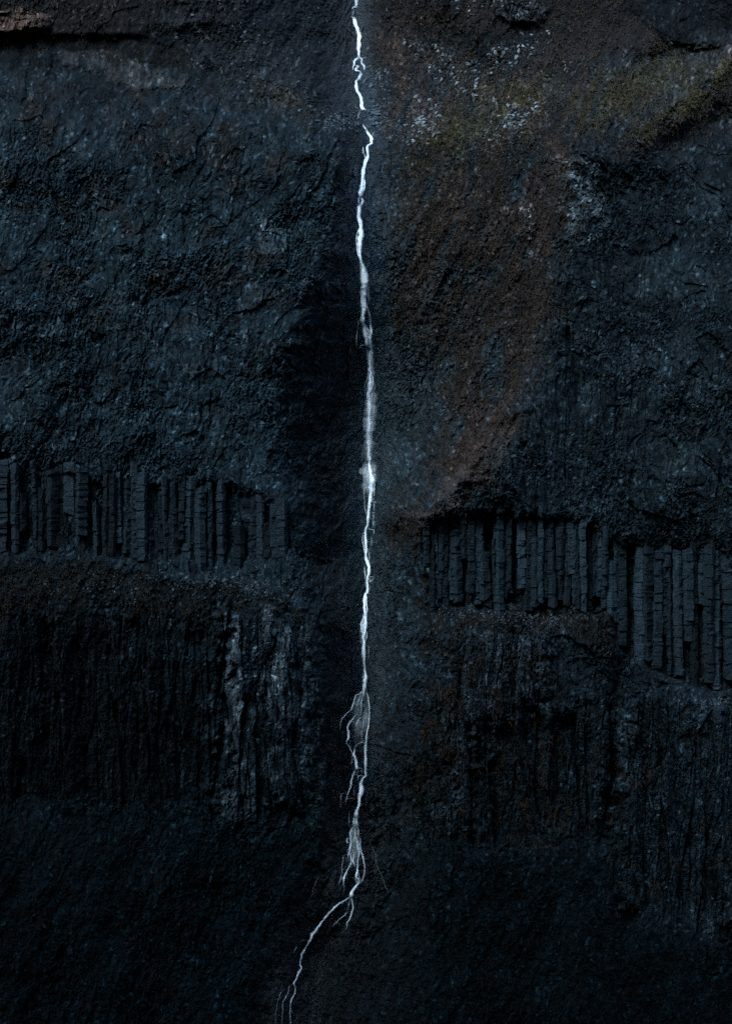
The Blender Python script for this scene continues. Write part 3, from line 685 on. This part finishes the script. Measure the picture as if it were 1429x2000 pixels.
# ------------------------------------------------------------------ the waterfall, traced strand by strand
K = 1 / 5.716
def S(pan, *pts, a=1.0):
    ou, ov = PAN[pan]
    out = []
    for p in pts:
        al = p[3] if len(p) > 3 else a
        w = p[2] if len(p) > 2 else 8
        out.append((ou + p[0] * K, ov + p[1] * K, w * K, al))
    return out
PAN = [(600, 0), (600, 300), (600, 600), (600, 900), (600, 1200), (600, 1450), (520, 1700)]
WATER = {
 'upper_cascade': [
  S(0, (545, -900, 30), (545, -60, 30), (545, 78, 28), a=.42), S(0, (500, 97, 10), (512, 84, 16), (562, 80, 14), a=.95), S(0, (515, 100, 14), (510, 150, 10), (495, 185, 10), a=.4),
  S(0, (486, 183, 10), (520, 205, 22), (540, 255, 30), (562, 320, 26), (572, 360, 34), (585, 405, 34), (578, 430, 34), (572, 500, 30), (572, 560, 26), (578, 640, 26)),
  S(0, (578, 640, 30), (540, 665, 22), (522, 690, 20), (522, 720, 16), (508, 750, 12), (512, 785, 10), a=.9),
  S(0, (578, 645, 30), (610, 660, 20), (603, 700, 16), (625, 735, 22), (635, 765, 18), (632, 795, 10), a=.9),
  S(0, (522, 715, 14), (550, 735, 16), (572, 742, 16), (545, 770, 22), (540, 785, 16), (590, 797, 14), (602, 822, 20), a=.9),
  S(0, (602, 815, 24), (588, 860, 26), (570, 885, 20), (545, 905, 16), (548, 940, 22), (543, 970, 30), (550, 1010, 22), (575, 1050, 22), (600, 1090, 28), (610, 1130, 32), (612, 1180, 34), (622, 1218, 34), (662, 1225, 14)),
  S(0, (575, 885, 14), (600, 895, 10)), S(0, (520, 965, 8), (570, 970, 10)), S(0, (580, 1250, 12), (600, 1245, 8), a=.7), S(0, (640, 1245, 8), (655, 1240, 8), a=.6),
  S(0, (600, 1225, 10), (570, 1290, 12), (568, 1330, 8), a=.3), S(0, (620, 1380, 8), (635, 1415, 16), (665, 1460, 14), (682, 1490, 22), (705, 1520, 28), (712, 1560, 30), (715, 1600, 26), (677, 1630, 20), (672, 1680, 22), (678, 1730, 22)),
  S(0, (745, 1465, 8), (720, 1530, 8), a=.5), S(0, (620, 1640, 14), (625, 1720, 14), a=.8),
  S(1, (628, -10, 12), (645, 35, 14), (655, 62, 20)),
  S(1, (678, -10, 22), (676, 40, 24), (656, 70, 34), (640, 110, 26), (630, 160, 28), (625, 200, 34), (625, 260, 30), (614, 300, 42), (610, 330, 46), (605, 380, 48), (590, 430, 44), (588, 482, 40)),
  S(1, (590, 290, 10), (635, 300, 10)),
  S(1, (575, 480, 16), (572, 540, 15), (585, 575, 20)), S(1, (598, 485, 20), (612, 540, 20), (592, 578, 26))],
 'main_fall': [
  S(1, (588, 570, 36), (580, 640, 38), (576, 700, 36), (580, 720, 36), (590, 760, 32), (600, 810, 38), (598, 860, 58, .85), (592, 920, 68, .8), (588, 980, 60, .85), (580, 1040, 44, .9), (583, 1110, 36), (595, 1180, 24),
    (605, 1220, 26), (620, 1260, 36), (632, 1320, 56), (638, 1380, 66), (640, 1440, 68), (642, 1500, 70), (632, 1580, 66), (635, 1650, 66), (640, 1725, 70)),
  S(1, (545, 980, 10), (560, 1060, 8), (590, 1180, 8), a=.6), S(1, (560, 700, 10), (595, 705, 8)), S(1, (650, 1300, 6), (660, 1340, 8), (675, 1500, 10), (690, 1650, 12), a=.5),
  S(2, (632, -10, 52), (626, 60, 42), (620, 120, 36), (625, 180, 32), (650, 220, 30), (680, 270, 26), (690, 305, 26)),
  S(2, (660, -10, 36), (680, 50, 24), (695, 110, 22), (705, 180, 24), (708, 250, 24), (712, 310, 24)),
  S(2, (628, 180, 20), (645, 280, 40), (655, 340, 42), (662, 430, 30), a=.6),
  S(2, (700, 290, 36), (700, 360, 40), (706, 430, 44), (708, 480, 42), (700, 540, 38), (702, 600, 36), (700, 660, 32), (702, 720, 36), (703, 780, 44), (700, 840, 48), (695, 880, 44), (690, 930, 34), (687, 980, 30), (686, 1040, 28), (688, 1100, 30), (690, 1200, 34, .85), (690, 1300, 34, .8), (690, 1400, 32, .9)),
  S(2, (672, 470, 16), (675, 560, 12), (682, 650, 8), a=.7), S(2, (725, 480, 14), (725, 620, 12), (718, 740, 10), a=.6),
  S(2, (682, 1365, 12), (685, 1500, 16), (690, 1600, 24), (692, 1725, 34)),
  S(3, (690, 0, 28), (695, 60, 32), (705, 130, 36), (715, 170, 48), (722, 220, 58), (715, 280, 54), (712, 340, 44), (705, 400, 38), (700, 440, 36), (695, 500, 32), (685, 560, 28), (680, 620, 26), (675, 680, 24), (670, 730, 24), (655, 760, 24), (648, 800, 22),
    (652, 850, 24, .85), (655, 920, 26, .8), (655, 1000, 24, .8), (655, 1050, 20), (662, 1100, 28), (680, 1150, 32), (690, 1200, 36), (685, 1260, 36), (670, 1300, 26), (665, 1350, 20), (668, 1420, 20), (665, 1470, 24), (645, 1490, 28), (640, 1550, 38), (640, 1620, 40), (645, 1725, 42)),
  S(4, (650, -5, 40), (650, 100, 40), (646, 180, 28), (628, 240, 22), (632, 300, 24), (632, 380, 28), (632, 450, 30, .85), (635, 520, 30, .55), (640, 590, 26, .4), (645, 650, 24, .8), (648, 700, 36), (645, 760, 38), (640, 810, 30), (630, 850, 22), (625, 900, 20), (620, 930, 16)),
  S(4, (618, 50, 16), (602, 110, 14), (610, 190, 16), (625, 240, 18)), S(4, (632, 90, 40), (622, 160, 24), (626, 240, 16), a=.6)],
 'spray_veil': [
  S(2, (722, 560, 30, .16), (722, 700, 50, .22), (720, 820, 70, .26), (716, 950, 96, .3), (710, 1080, 110, .32), (702, 1200, 110, .36), (696, 1300, 96, .42), (695, 1400, 90, .46), (692, 1500, 110, .42), (690, 1600, 140, .38), (690, 1725, 150, .4)),
  S(3, (690, -10, 140, .4), (690, 150, 150, .42), (692, 300, 120, .3), (690, 420, 100, .16)),
  S(2, (690, 1130, 40, .4), (688, 1280, 40, .5), (688, 1400, 44, .55), (690, 1560, 50, .5), (690, 1725, 60, .5)),
  S(4, (615, 880, 60, .14), (580, 960, 110, .12), (560, 1060, 120, .1), (560, 1200, 110, .14), (570, 1350, 120, .12), (580, 1450, 120, .1)),
  S(5, (540, 850, 60, .1), (525, 1000, 90, .14), (530, 1120, 100, .14), (520, 1250, 130, .12), (510, 1400, 150, .1)),
  S(4, (655, 880, 60, .07), (660, 1000, 60, .07), (655, 1150, 70, .15), (640, 1300, 80, .1))],
 'side_strand': [
  S(2, (604, 130, 6), (570, 160, 7), (560, 250, 6), a=.4), S(2, (585, 450, 12), (600, 428, 8), (645, 420, 10), a=.7), S(2, (665, 800, 8), (645, 860, 8), (646, 950, 6), a=.55), S(2, (475, 450, 6), (485, 500, 6), a=.4),
  S(2, (560, 250, 6), (548, 360, 6), (550, 470, 6), a=.25), S(2, (730, 480, 6), (740, 650, 8), (735, 850, 8), a=.35), S(2, (640, 1120, 10), (632, 1280, 10), (625, 1420, 8), a=.25),
  S(3, (745, 180, 12), (753, 240, 14), (748, 330, 12), (740, 400, 12), a=.9), S(3, (712, 450, 18), (735, 425, 12), (752, 410, 8)), S(3, (722, 452, 12), (748, 460, 12), (768, 472, 8), a=.85), S(3, (745, 462, 20), (742, 570, 14), a=.45),
  S(3, (712, 620, 8), (722, 580, 8), (765, 575, 8), a=.7), S(3, (740, 580, 16), (738, 650, 12), a=.4), S(3, (692, 662, 6), (715, 648, 8), (745, 650, 8), a=.7), S(3, (735, 655, 16), (745, 740, 20), a=.3),
  S(3, (678, 752, 12), (700, 765, 8), (742, 776, 8), (735, 832, 8), a=.8), S(3, (620, 415, 8), (650, 400, 14), (665, 412, 6), a=.7), S(3, (632, 300, 8), (640, 480, 10), (660, 620, 8), a=.4), S(3, (640, 540, 8), (658, 548, 8), (664, 590, 8), a=.6),
  S(3, (675, 292, 8), (640, 310, 8), (632, 380, 8), a=.6), S(3, (625, 20, 10), (625, 140, 8), (630, 260, 8), a=.5), S(3, (622, 18, 6), (655, 18, 6), a=.6), S(3, (650, 20, 10), (655, 160, 10), a=.4),
  S(3, (615, 812, 10), (648, 800, 12)), S(3, (620, 810, 12), (610, 880, 10), (625, 940, 10), (640, 1000, 16), (655, 1060, 16), a=.7), S(3, (630, 820, 16), (640, 920, 16), (648, 1000, 14), a=.4),
  S(3, (712, 985, 8), (678, 1000, 8), (662, 1045, 10), a=.7), S(3, (690, 1000, 14), (688, 1100, 12), (680, 1150, 10), a=.45), S(3, (715, 830, 6), (712, 960, 6), a=.3), S(3, (720, 920, 6), (765, 905, 5), a=.3),
  S(3, (640, 1160, 10), (645, 1250, 10), (655, 1345, 12), a=.75), S(3, (690, 1140, 6), (750, 1135, 6), a=.3), S(3, (668, 1293, 8), (755, 1296, 7)), S(3, (660, 1355, 12), (690, 1345, 12), (718, 1338, 16), (740, 1305, 8)), S(3, (690, 1300, 20), (690, 1340, 20), a=.5),
  S(3, (705, 1390, 8), (690, 1460, 10), (665, 1497, 12), a=.6), S(3, (690, 1360, 6), (735, 1350, 6), a=.5),
  S(4, (665, 180, 10), (660, 260, 10), (640, 320, 6), a=.6), S(4, (596, 100, 6), (594, 220, 6), (600, 330, 6), a=.35), S(4, (665, 320, 6), (685, 380, 6), (680, 500, 5), a=.4)],
 'braided_cascade': [
  S(4, (632, 855, 18), (600, 875, 16), (570, 895, 10), (540, 905, 12), (520, 980, 14), (500, 1030, 14), (485, 1075, 18)), S(4, (485, 1075, 12), (445, 1100, 8), (375, 1190, 6, .3), (365, 1300, 5, .2), a=.7),
  S(4, (612, 885, 14), (575, 940, 12), (550, 1020, 10), (540, 1062, 8), a=.65), S(4, (622, 905, 18), (608, 960, 14), (605, 1050, 12), (600, 1140, 10), a=.65), S(4, (590, 900, 10), (570, 990, 10), (565, 1100, 8), a=.45), S(4, (600, 900, 8), (590, 1000, 8), (585, 1110, 8), a=.4),
  S(4, (490, 1080, 6), (490, 1150, 6), a=.5), S(4, (535, 1105, 10), (560, 1120, 12), (585, 1140, 8), a=.8), S(4, (545, 1118, 12), (500, 1170, 16), (465, 1220, 16), (450, 1270, 16), (458, 1320, 22), (465, 1370, 22), (450, 1400, 16), (440, 1440, 12), (470, 1480, 12), (492, 1530, 10), (512, 1560, 14), (520, 1580, 22)),
  S(4, (465, 1380, 10), (475, 1420, 14), (480, 1445, 10), a=.6), S(4, (450, 1440, 8), (475, 1455, 10), (498, 1482, 10)), S(4, (622, 1146, 10), (582, 1165, 16), (550, 1210, 14), (535, 1270, 10), a=.8), S(4, (575, 1170, 8), (570, 1250, 6), a=.5),
  S(4, (660, 865, 12), (680, 940, 10), (690, 1040, 11), (692, 1150, 11), (680, 1250, 14), (665, 1330, 18), (655, 1420, 18), (652, 1500, 22), (648, 1600, 20), (650, 1730, 24), a=.9),
  S(4, (615, 1150, 6), (625, 1240, 6), (610, 1300, 8), (608, 1410, 8), a=.6), S(4, (600, 1305, 6), (665, 1305, 6), a=.55), S(4, (640, 1265, 12), (635, 1300, 8), a=.6), S(4, (605, 1000, 6), (640, 1000, 6), a=.4),
  S(4, (525, 1500, 12), (550, 1455, 10), (610, 1430, 12), (650, 1440, 8), a=.6), S(4, (580, 1420, 6), (650, 1410, 6), a=.5), S(4, (528, 1495, 14), (516, 1560, 16), (525, 1585, 24), (540, 1640, 28), (555, 1730, 34)), S(4, (495, 1585, 8), (520, 1572, 10), (535, 1582, 8)),
  S(4, (500, 1590, 6), (490, 1680, 6), a=.4),
  S(5, (520, 150, 24), (545, 210, 26), (555, 285, 26)), S(5, (535, 296, 10), (545, 288, 12), (602, 295, 10), (612, 352, 12)), S(5, (530, 300, 12), (520, 345, 16), (490, 420, 16), (480, 500, 14), (460, 550, 10), (435, 630, 10), (430, 680, 5), a=.7),
  S(5, (560, 300, 16), (570, 345, 12), a=.7), S(5, (525, 342, 8), (575, 342, 8), a=.7), S(5, (650, 0, 20), (650, 100, 20), (650, 200, 16), (652, 300, 16), (656, 370, 20), (628, 400, 26), (605, 450, 28), (600, 520, 36), (592, 580, 42), (580, 660, 30), (566, 740, 28), (550, 780, 32), (542, 835, 40)),
  S(5, (628, 375, 8), (568, 377, 10), (565, 420, 10), a=.8), S(5, (610, 450, 12), (622, 520, 16), (600, 600, 14), a=.7), S(5, (580, 430, 10), (575, 520, 10), a=.5), S(5, (520, 480, 6), (520, 600, 8), a=.45), S(5, (465, 770, 5), (465, 900, 5), (458, 945, 10), a=.4),
  S(5, (420, 560, 5), (375, 590, 5), (375, 720, 4), a=.3), S(5, (430, 630, 6), (530, 625, 5), a=.3),
  S(5, (530, 830, 22), (518, 880, 20), (522, 935, 22), a=.9), S(5, (550, 830, 24), (546, 900, 20), (548, 940, 18), a=.85), S(5, (522, 940, 16), (492, 970, 18), (480, 1030, 18), (490, 1090, 18), (480, 1160, 16), (470, 1220, 14), a=.9), S(5, (520, 938, 10), (555, 942, 12), (568, 990, 18), (572, 1040, 22), a=.85),
  S(5, (540, 960, 14), (530, 1050, 14), (500, 1110, 16), a=.75), S(5, (575, 1055, 14), (545, 1060, 16), (530, 1090, 14), (485, 1130, 16), a=.9), S(5, (480, 1065, 10), (447, 1080, 14), (445, 1122, 16), (465, 1128, 8), a=.75), S(5, (545, 1070, 30), (560, 1140, 36), (565, 1220, 20), a=.5), S(5, (575, 1060, 14), (590, 1075, 10), (590, 1180, 12), (620, 1290, 12), (640, 1380, 9), (630, 1480, 7), (608, 1550, 7), (585, 1575, 14), a=.65),
  S(5, (560, 1150, 12), (577, 1210, 18), (570, 1300, 12), (560, 1400, 16), (560, 1440, 20), (545, 1500, 20), (570, 1530, 18), (555, 1575, 20), a=.9), S(5, (480, 1180, 12), (458, 1250, 14), (452, 1290, 8), a=.85), S(5, (470, 1220, 8), (490, 1330, 10), (440, 1440, 12), (412, 1500, 20), (405, 1610, 9), a=.85), S(5, (430, 1190, 8), (460, 1250, 12), a=.8),
  S(5, (440, 1440, 6), (440, 1510, 6), a=.4), S(5, (455, 1250, 6), (410, 1270, 8), (390, 1380, 8), (382, 1490, 7), (345, 1590, 4), a=.5), S(5, (530, 1240, 8), (510, 1330, 16), (542, 1392, 9), a=.85), S(5, (490, 1240, 8), (490, 1320, 8), a=.5), S(5, (545, 1450, 8), (540, 1540, 10), (550, 1580, 12), a=.8), S(5, (570, 1440, 8), (580, 1530, 8), (570, 1570, 8), a=.8), S(5, (420, 1580, 4), (400, 1715, 4), a=.25)],
 'rivulet': [
  S(6, (1055, 110, 14), (1000, 180, 26), (960, 240, 28), (935, 295, 36)), S(6, (935, 298, 14), (850, 352, 13), (770, 405, 20), (730, 450, 20), (680, 500, 20), (640, 550, 20), (600, 605, 24), (570, 640, 24), (540, 690, 22), (510, 720, 26), (495, 770, 17), (460, 830, 12), (425, 890, 15), (400, 940, 19), (385, 1000, 17), (378, 1060, 15), (390, 1097, 15), (370, 1130, 20), (340, 1200, 13), (305, 1260, 18, .6), (322, 1300, 9, .4), (318, 1370, 11, .7), (285, 1430, 14, .7), (268, 1500, 12, .7), (265, 1600, 10, .7), (268, 1760, 11, .7), (262, 2200, 10, .7)),
  S(6, (950, 300, 18, .7), (960, 380, 13), (965, 430, 13), (945, 500, 13), (930, 550, 13), (905, 580, 11), (895, 640, 11), (878, 672, 11), a=.95), S(6, (920, 300, 8), (780, 400, 8), a=.5), S(6, (910, 455, 6), (870, 505, 9), (800, 560, 9), (740, 622, 9), a=.6), S(6, (940, 300, 8), (915, 400, 6), (900, 450, 5), a=.4),
  S(6, (305, 1260, 9), (255, 1300, 9), (242, 1370, 6), (185, 1470, 8), (180, 1570, 9), (165, 1760, 10), (150, 2200, 10), a=.24), S(6, (225, 1325, 9), (180, 1340, 9), (150, 1400, 8), (115, 1520, 6), (100, 1760, 6), a=.14), S(6, (345, 840, 8), (300, 920, 8), a=.4), S(6, (385, 790, 6), (450, 780, 6), a=.35), S(6, (370, 1000, 6), (400, 1000, 6), a=.3),
  S(6, (600, 50, 4), (540, 160, 7), (520, 250, 6), (485, 320, 5), a=.08), S(6, (400, 1000, 6), (405, 940, 6), a=.3), S(6, (540, 680, 8), (500, 700, 8), (490, 750, 8), a=.5),
  S(5, (690, 1100, 6), (760, 1250, 7), (772, 1370, 7), (830, 1490, 10), (870, 1600, 7), (910, 1700, 6), a=.10)],
}
# nearest rock in a small window keeps the water in front of its bed
ui0, ui1 = int((520 - U0) / STEP), int((800 - U0) / STEP)
bed = Y[:, ui0:ui1].copy()
for ax in (0, 1):
    b2 = bed.copy()
    for s in range(-3, 4):
        b2 = np.minimum(b2, np.roll(bed, s, ax))
    bed = b2
def bed_depth(u, v):
    return bil(bed, u, v, U0 + ui0 * STEP, V0, STEP)
def spline(pts, step=1.6):
    p = np.array(pts, float); n = len(p)
    out = []
    for i in range(n - 1):
        a, b, c, d = p[max(i - 1, 0)], p[i], p[i + 1], p[min(i + 2, n - 1)]
        m = max(2, int(np.hypot(*(c - b)[:2]) / step))
        t = np.linspace(0, 1, m, endpoint=False)[:, None]
        m1, m2 = (c - a) * .5, (d - b) * .5
        if i == 0: m1 = (c - b)
        if i == n - 2: m2 = (c - b)
        q = (2 * t ** 3 - 3 * t ** 2 + 1) * b + (t ** 3 - 2 * t ** 2 + t) * m1 * .8 + (-2 * t ** 3 + 3 * t ** 2) * c + (t ** 3 - t ** 2) * m2 * .8
        out.append(q)
    out.append(p[-1:])
    return np.concatenate(out)
def smooth1(x, k):
    k = min(k, max(1, len(x) // 2 * 2 - 1))
    if k < 3: return x
    xp = np.pad(x, (k // 2, k // 2), mode='edge')
    return np.convolve(xp, np.ones(k) / k, 'valid')[:len(x)]
fall = empty("waterfall", world_of(711, 1000, float(depth(711, 1000))))
tag(fall, "thin white waterfall running the full height of the dark cliff", "waterfall")
gw = np.random.default_rng(51)
ACR = np.array([-1, -.62, -.25, .25, .62, 1.0])
def water_part(name, strands, lift, jag, first=0):
    Vs, Fs, UVs, Bs = [], [], [], []
    cnt = [0]
    veil = name == 'spray_veil'
    def ribbon(u, v, w, a, y, cross, bulge, seed):
        n = len(u)
        tu = np.gradient(u); tv = np.gradient(v); ln = np.hypot(tu, tv) + 1e-6
        nu_, nv_ = tv / ln, -tu / ln
        s = np.arange(n) * 1.6
        wl = w * (1 + .4 * vnoise(s / 6, s * 0 + seed, 402)); wr = w * (1 + .4 * vnoise(s / 6, s * 0 + seed, 403))
        grid, body, uv = [], [], []
        for c, e in cross:
            half = np.where(c < 0, wl, wr) * .5
            uu = u + nu_ * c * half; vv = v + nv_ * c * half
            yy = y - (1 - c * c) * np.clip(half * PX * bulge, .02, .35)
            grid.append(np.stack(world_of(uu, vv, yy), 1)); body.append(np.clip(a * e, 0, 1))
            uv.append(np.stack([c * half * PX + seed * 7.3, s * PX + seed * 3.1], 1))
        g_ = np.stack(grid, 1).reshape(-1, 3); m = len(cross)
        j, i = np.meshgrid(np.arange(n - 1), np.arange(m - 1), indexing='ij')
        f = np.stack([j * m + i, (j + 1) * m + i, (j + 1) * m + i + 1, j * m + i + 1], -1).reshape(-1, 4)
        Vs.append(g_); Fs.append(f + cnt[0]); UVs.append(np.stack(uv, 1).reshape(-1, 2)); Bs.append(np.stack(body, 1).ravel()); cnt[0] += len(g_)
    SOFT = ((-1, 0), (-.72, .3), (-.35, .8), (0, 1), (.35, .8), (.72, .3), (1, 0)); FINE = ((-1, 0), (-.3, 1), (.3, 1), (1, 0))
    for si, st in enumerate(strands, first):
        q = spline(st)
        u, v, w, a = q.T
        n = len(q)
        s = np.arange(n) * 1.6
        u = u + jag * (.8 * vnoise(s / 9, s * 0 + si, 400) + .5 * vnoise(s / 3.5, s * 0 + si, 401)) * np.clip(w / 3, .35, 1.2)
        y = bed_depth(u, v)
        y = np.minimum(y, smooth1(y, 15)); y = smooth1(y, 9) - lift
        tl_ = max(4, n * .3) if veil else 5
        end = np.clip(np.minimum(np.arange(n), np.arange(n)[::-1]) / tl_ + (0 if veil else .2), 0, 1)
        # the flow is thick and thin along its way
        pulse = np.clip(.78 + .5 * vnoise(s / 16, s * 0 + si, 410) + .35 * vnoise(s / 5, s * 0 + si, 411), .18, 1)
        if veil:
            ribbon(u, v, w * 1.25, a * end * .8, y, SOFT, .25, si)
        else:
            thick = np.clip((w - 1.5) / 4, 0, 1)                       # broad water is opaque, trickles are not
            ribbon(u, v, w * 1.2 + .7, a * end * (.26 + .54 * thick) * (thick + (1 - thick) * pulse), y, SOFT, .5, si)
        nf = int(np.clip(1 + w.mean() * (.55 if veil else 1.1), 2, 16))
        for k in range(nf):
            if veil: i0 = int(gw.uniform(0, n * .7)); i1 = min(n, i0 + int(gw.uniform(.15, .5) * n) + 8)
            else:
                i0 = 0 if k < 2 else int(gw.uniform(0, n * .75)); i1 = n if k < 2 else min(n, i0 + int(gw.uniform(.2, .6) * n) + 8)
            if i1 - i0 < 6: continue
            sl = slice(i0, i1); m = i1 - i0; ss = s[sl]
            offs = np.clip((gw.normal(0, .28) + .22 * vnoise(ss / 14, ss * 0 + k + 9 * si, 420)), -.62, .62) * w[sl]
            if not veil: offs = offs * 1.05 + .45 * vnoise(ss / 6, ss * 0 + k + 9 * si, 421)
            fw = gw.uniform(.7, 1.5) * np.clip(w[sl] / 4, .55, 1.35)
            fe = np.clip(np.minimum(np.arange(m), np.arange(m)[::-1]) / 8, 0, 1)
            fa = a[sl] * fe * np.clip(gw.uniform(.45, 1.0) * (.75 + .65 * vnoise(ss / 11, ss * 0 + k + 9 * si, 422)), .05, 1) * (.5 if veil else 1)
            ribbon(u[sl] + offs, v[sl], fw, fa, y[sl] - gw.uniform(.05, .25), FINE, .4, si + 50 * k)
    V_, F_, UV_, B_ = np.concatenate(Vs), np.concatenate(Fs), np.concatenate(UVs), np.concatenate(Bs)
    o = mesh_np(name, V_ - np.array(fall.location), F_, M_WATER, {"body": ('FLOAT', B_)}, fall, True)
    lay = o.data.uv_layers.new(name="flow")
    lay.data.foreach_set("uv", UV_[F_.ravel()].astype(np.float32).ravel())
    return o
lifts = {'upper_cascade': (.3, .7), 'main_fall': (1.3, .35), 'spray_veil': (.9, .3), 'side_strand': (.8, .6), 'braided_cascade': (.6, .7), 'rivulet': (.4, .8)}
for nm, strands in WATER.items():
    if nm in ('side_strand', 'spray_veil'):
        for k, st in enumerate(strands): water_part(nm, [st], *lifts[nm], k)
    else:
        water_part(nm, strands, *lifts[nm])

def droplets():
    P_, F_ = [], []
    T = np.array([(1, 1, 1), (1, -1, -1), (-1, 1, -1), (-1, -1, 1)], float) * .58
    TF = np.array([(0, 1, 2), (0, 3, 1), (0, 2, 3), (1, 3, 2)]); off = 0
    for nm, strands in WATER.items():
        for st in strands:
            q = spline(st); L = len(q)
            dens = {'spray_veil': 2.2, 'main_fall': 1.5, 'upper_cascade': 1.2, 'side_strand': .8, 'braided_cascade': 1.1, 'rivulet': .5}[nm]
            for _ in range(int(L * dens)):
                u, v, w, a = q[int(gw.integers(L))]
                if v < -40 or gw.random() > a + .25: continue
                spread = 1.2 + w * (.55 if nm != 'spray_veil' else .5)
                u += gw.normal(0, spread); v += gw.normal(0, 3)
                x, y, z = world_of(u, v, float(bed_depth(u, v)) - .2 - abs(gw.normal(0, .5)))
                r = .02 + .035 * gw.random() ** 3
                P_.append(T * r + np.array([x, y, z])); F_.append(TF + off); off += 4
    o = mesh_np("water_spray", np.concatenate(P_), np.concatenate(F_), M_DROP)
    tag(o, "fine white spray thrown out along the waterfall", "spray", kind='stuff')
M_DROP, _n, _l, _b = new_mat("spray_drops")
_b.inputs["Base Color"].default_value = (.75, .9, 1, 1); _b.inputs["Roughness"].default_value = .4
droplets()

def mist():
    g = np.random.default_rng(61)
    ks = np.linspace(-30, 1640, 60); n = 14; ph = np.arange(n) / n * 2 * np.pi
    rad = soft_curve([(-30, 1.5), (150, 3), (400, 4.5), (700, 6), (900, 8), (1100, 7), (1350, 5), (1500, 4), (1640, .3)], ks, 30)
    vv, ff = [], []
    for i, v in enumerate(ks):
        u = float(curve(XC, v)); x, y, z = world_of(u, v, float(bed_depth(u, v)) - 1.0)
        r = rad[i] * (1 + .22 * vnoise(np.full(n, i * .35), np.cos(ph) * 1.3 + 5, 431))
        vv += [(x + r[k] * math.cos(ph[k]), y + r[k] * math.sin(ph[k]) * .8, z) for k in range(n)]
    for i in range(len(ks) - 1):
        for k in range(n):
            a, b = i * n + k, i * n + (k + 1) % n
            ff.append((a, b, b + n, a + n))
    c0, c1 = len(vv), len(vv) + 1
    vv += [tuple(np.mean(vv[:n], 0)), tuple(np.mean(vv[len(ks) * n - n:len(ks) * n], 0))]
    me = bpy.data.meshes.new("mist")
    me.from_pydata([tuple(map(float, p)) for p in vv], [], ff + [(c0, (k + 1) % n, k) for k in range(n)] + [(c1, (len(ks) - 1) * n + k, (len(ks) - 1) * n + (k + 1) % n) for k in range(n)])
    import bmesh
    bm = bmesh.new(); bm.from_mesh(me); bmesh.ops.recalc_face_normals(bm, faces=bm.faces); bm.to_mesh(me); bm.free()
    m = bpy.data.materials.new("mist"); m.use_nodes = True
    nt = m.node_tree; nt.nodes.remove(nt.nodes["Principled BSDF"])
    pv = nt.nodes.new("ShaderNodeVolumePrincipled")
    pv.inputs["Color"].default_value = (.28, .66, 1, 1); pv.inputs["Density"].default_value = .0036; pv.inputs["Anisotropy"].default_value = 0
    nt.links.new(pv.outputs[0], nt.nodes["Material Output"].inputs["Volume"])
    me.materials.append(m)
    o = bpy.data.objects.new("mist", me); COL.objects.link(o)
    tag(o, "faint bluish mist hanging round the waterfall in its gully", "mist", kind='stuff')
mist()
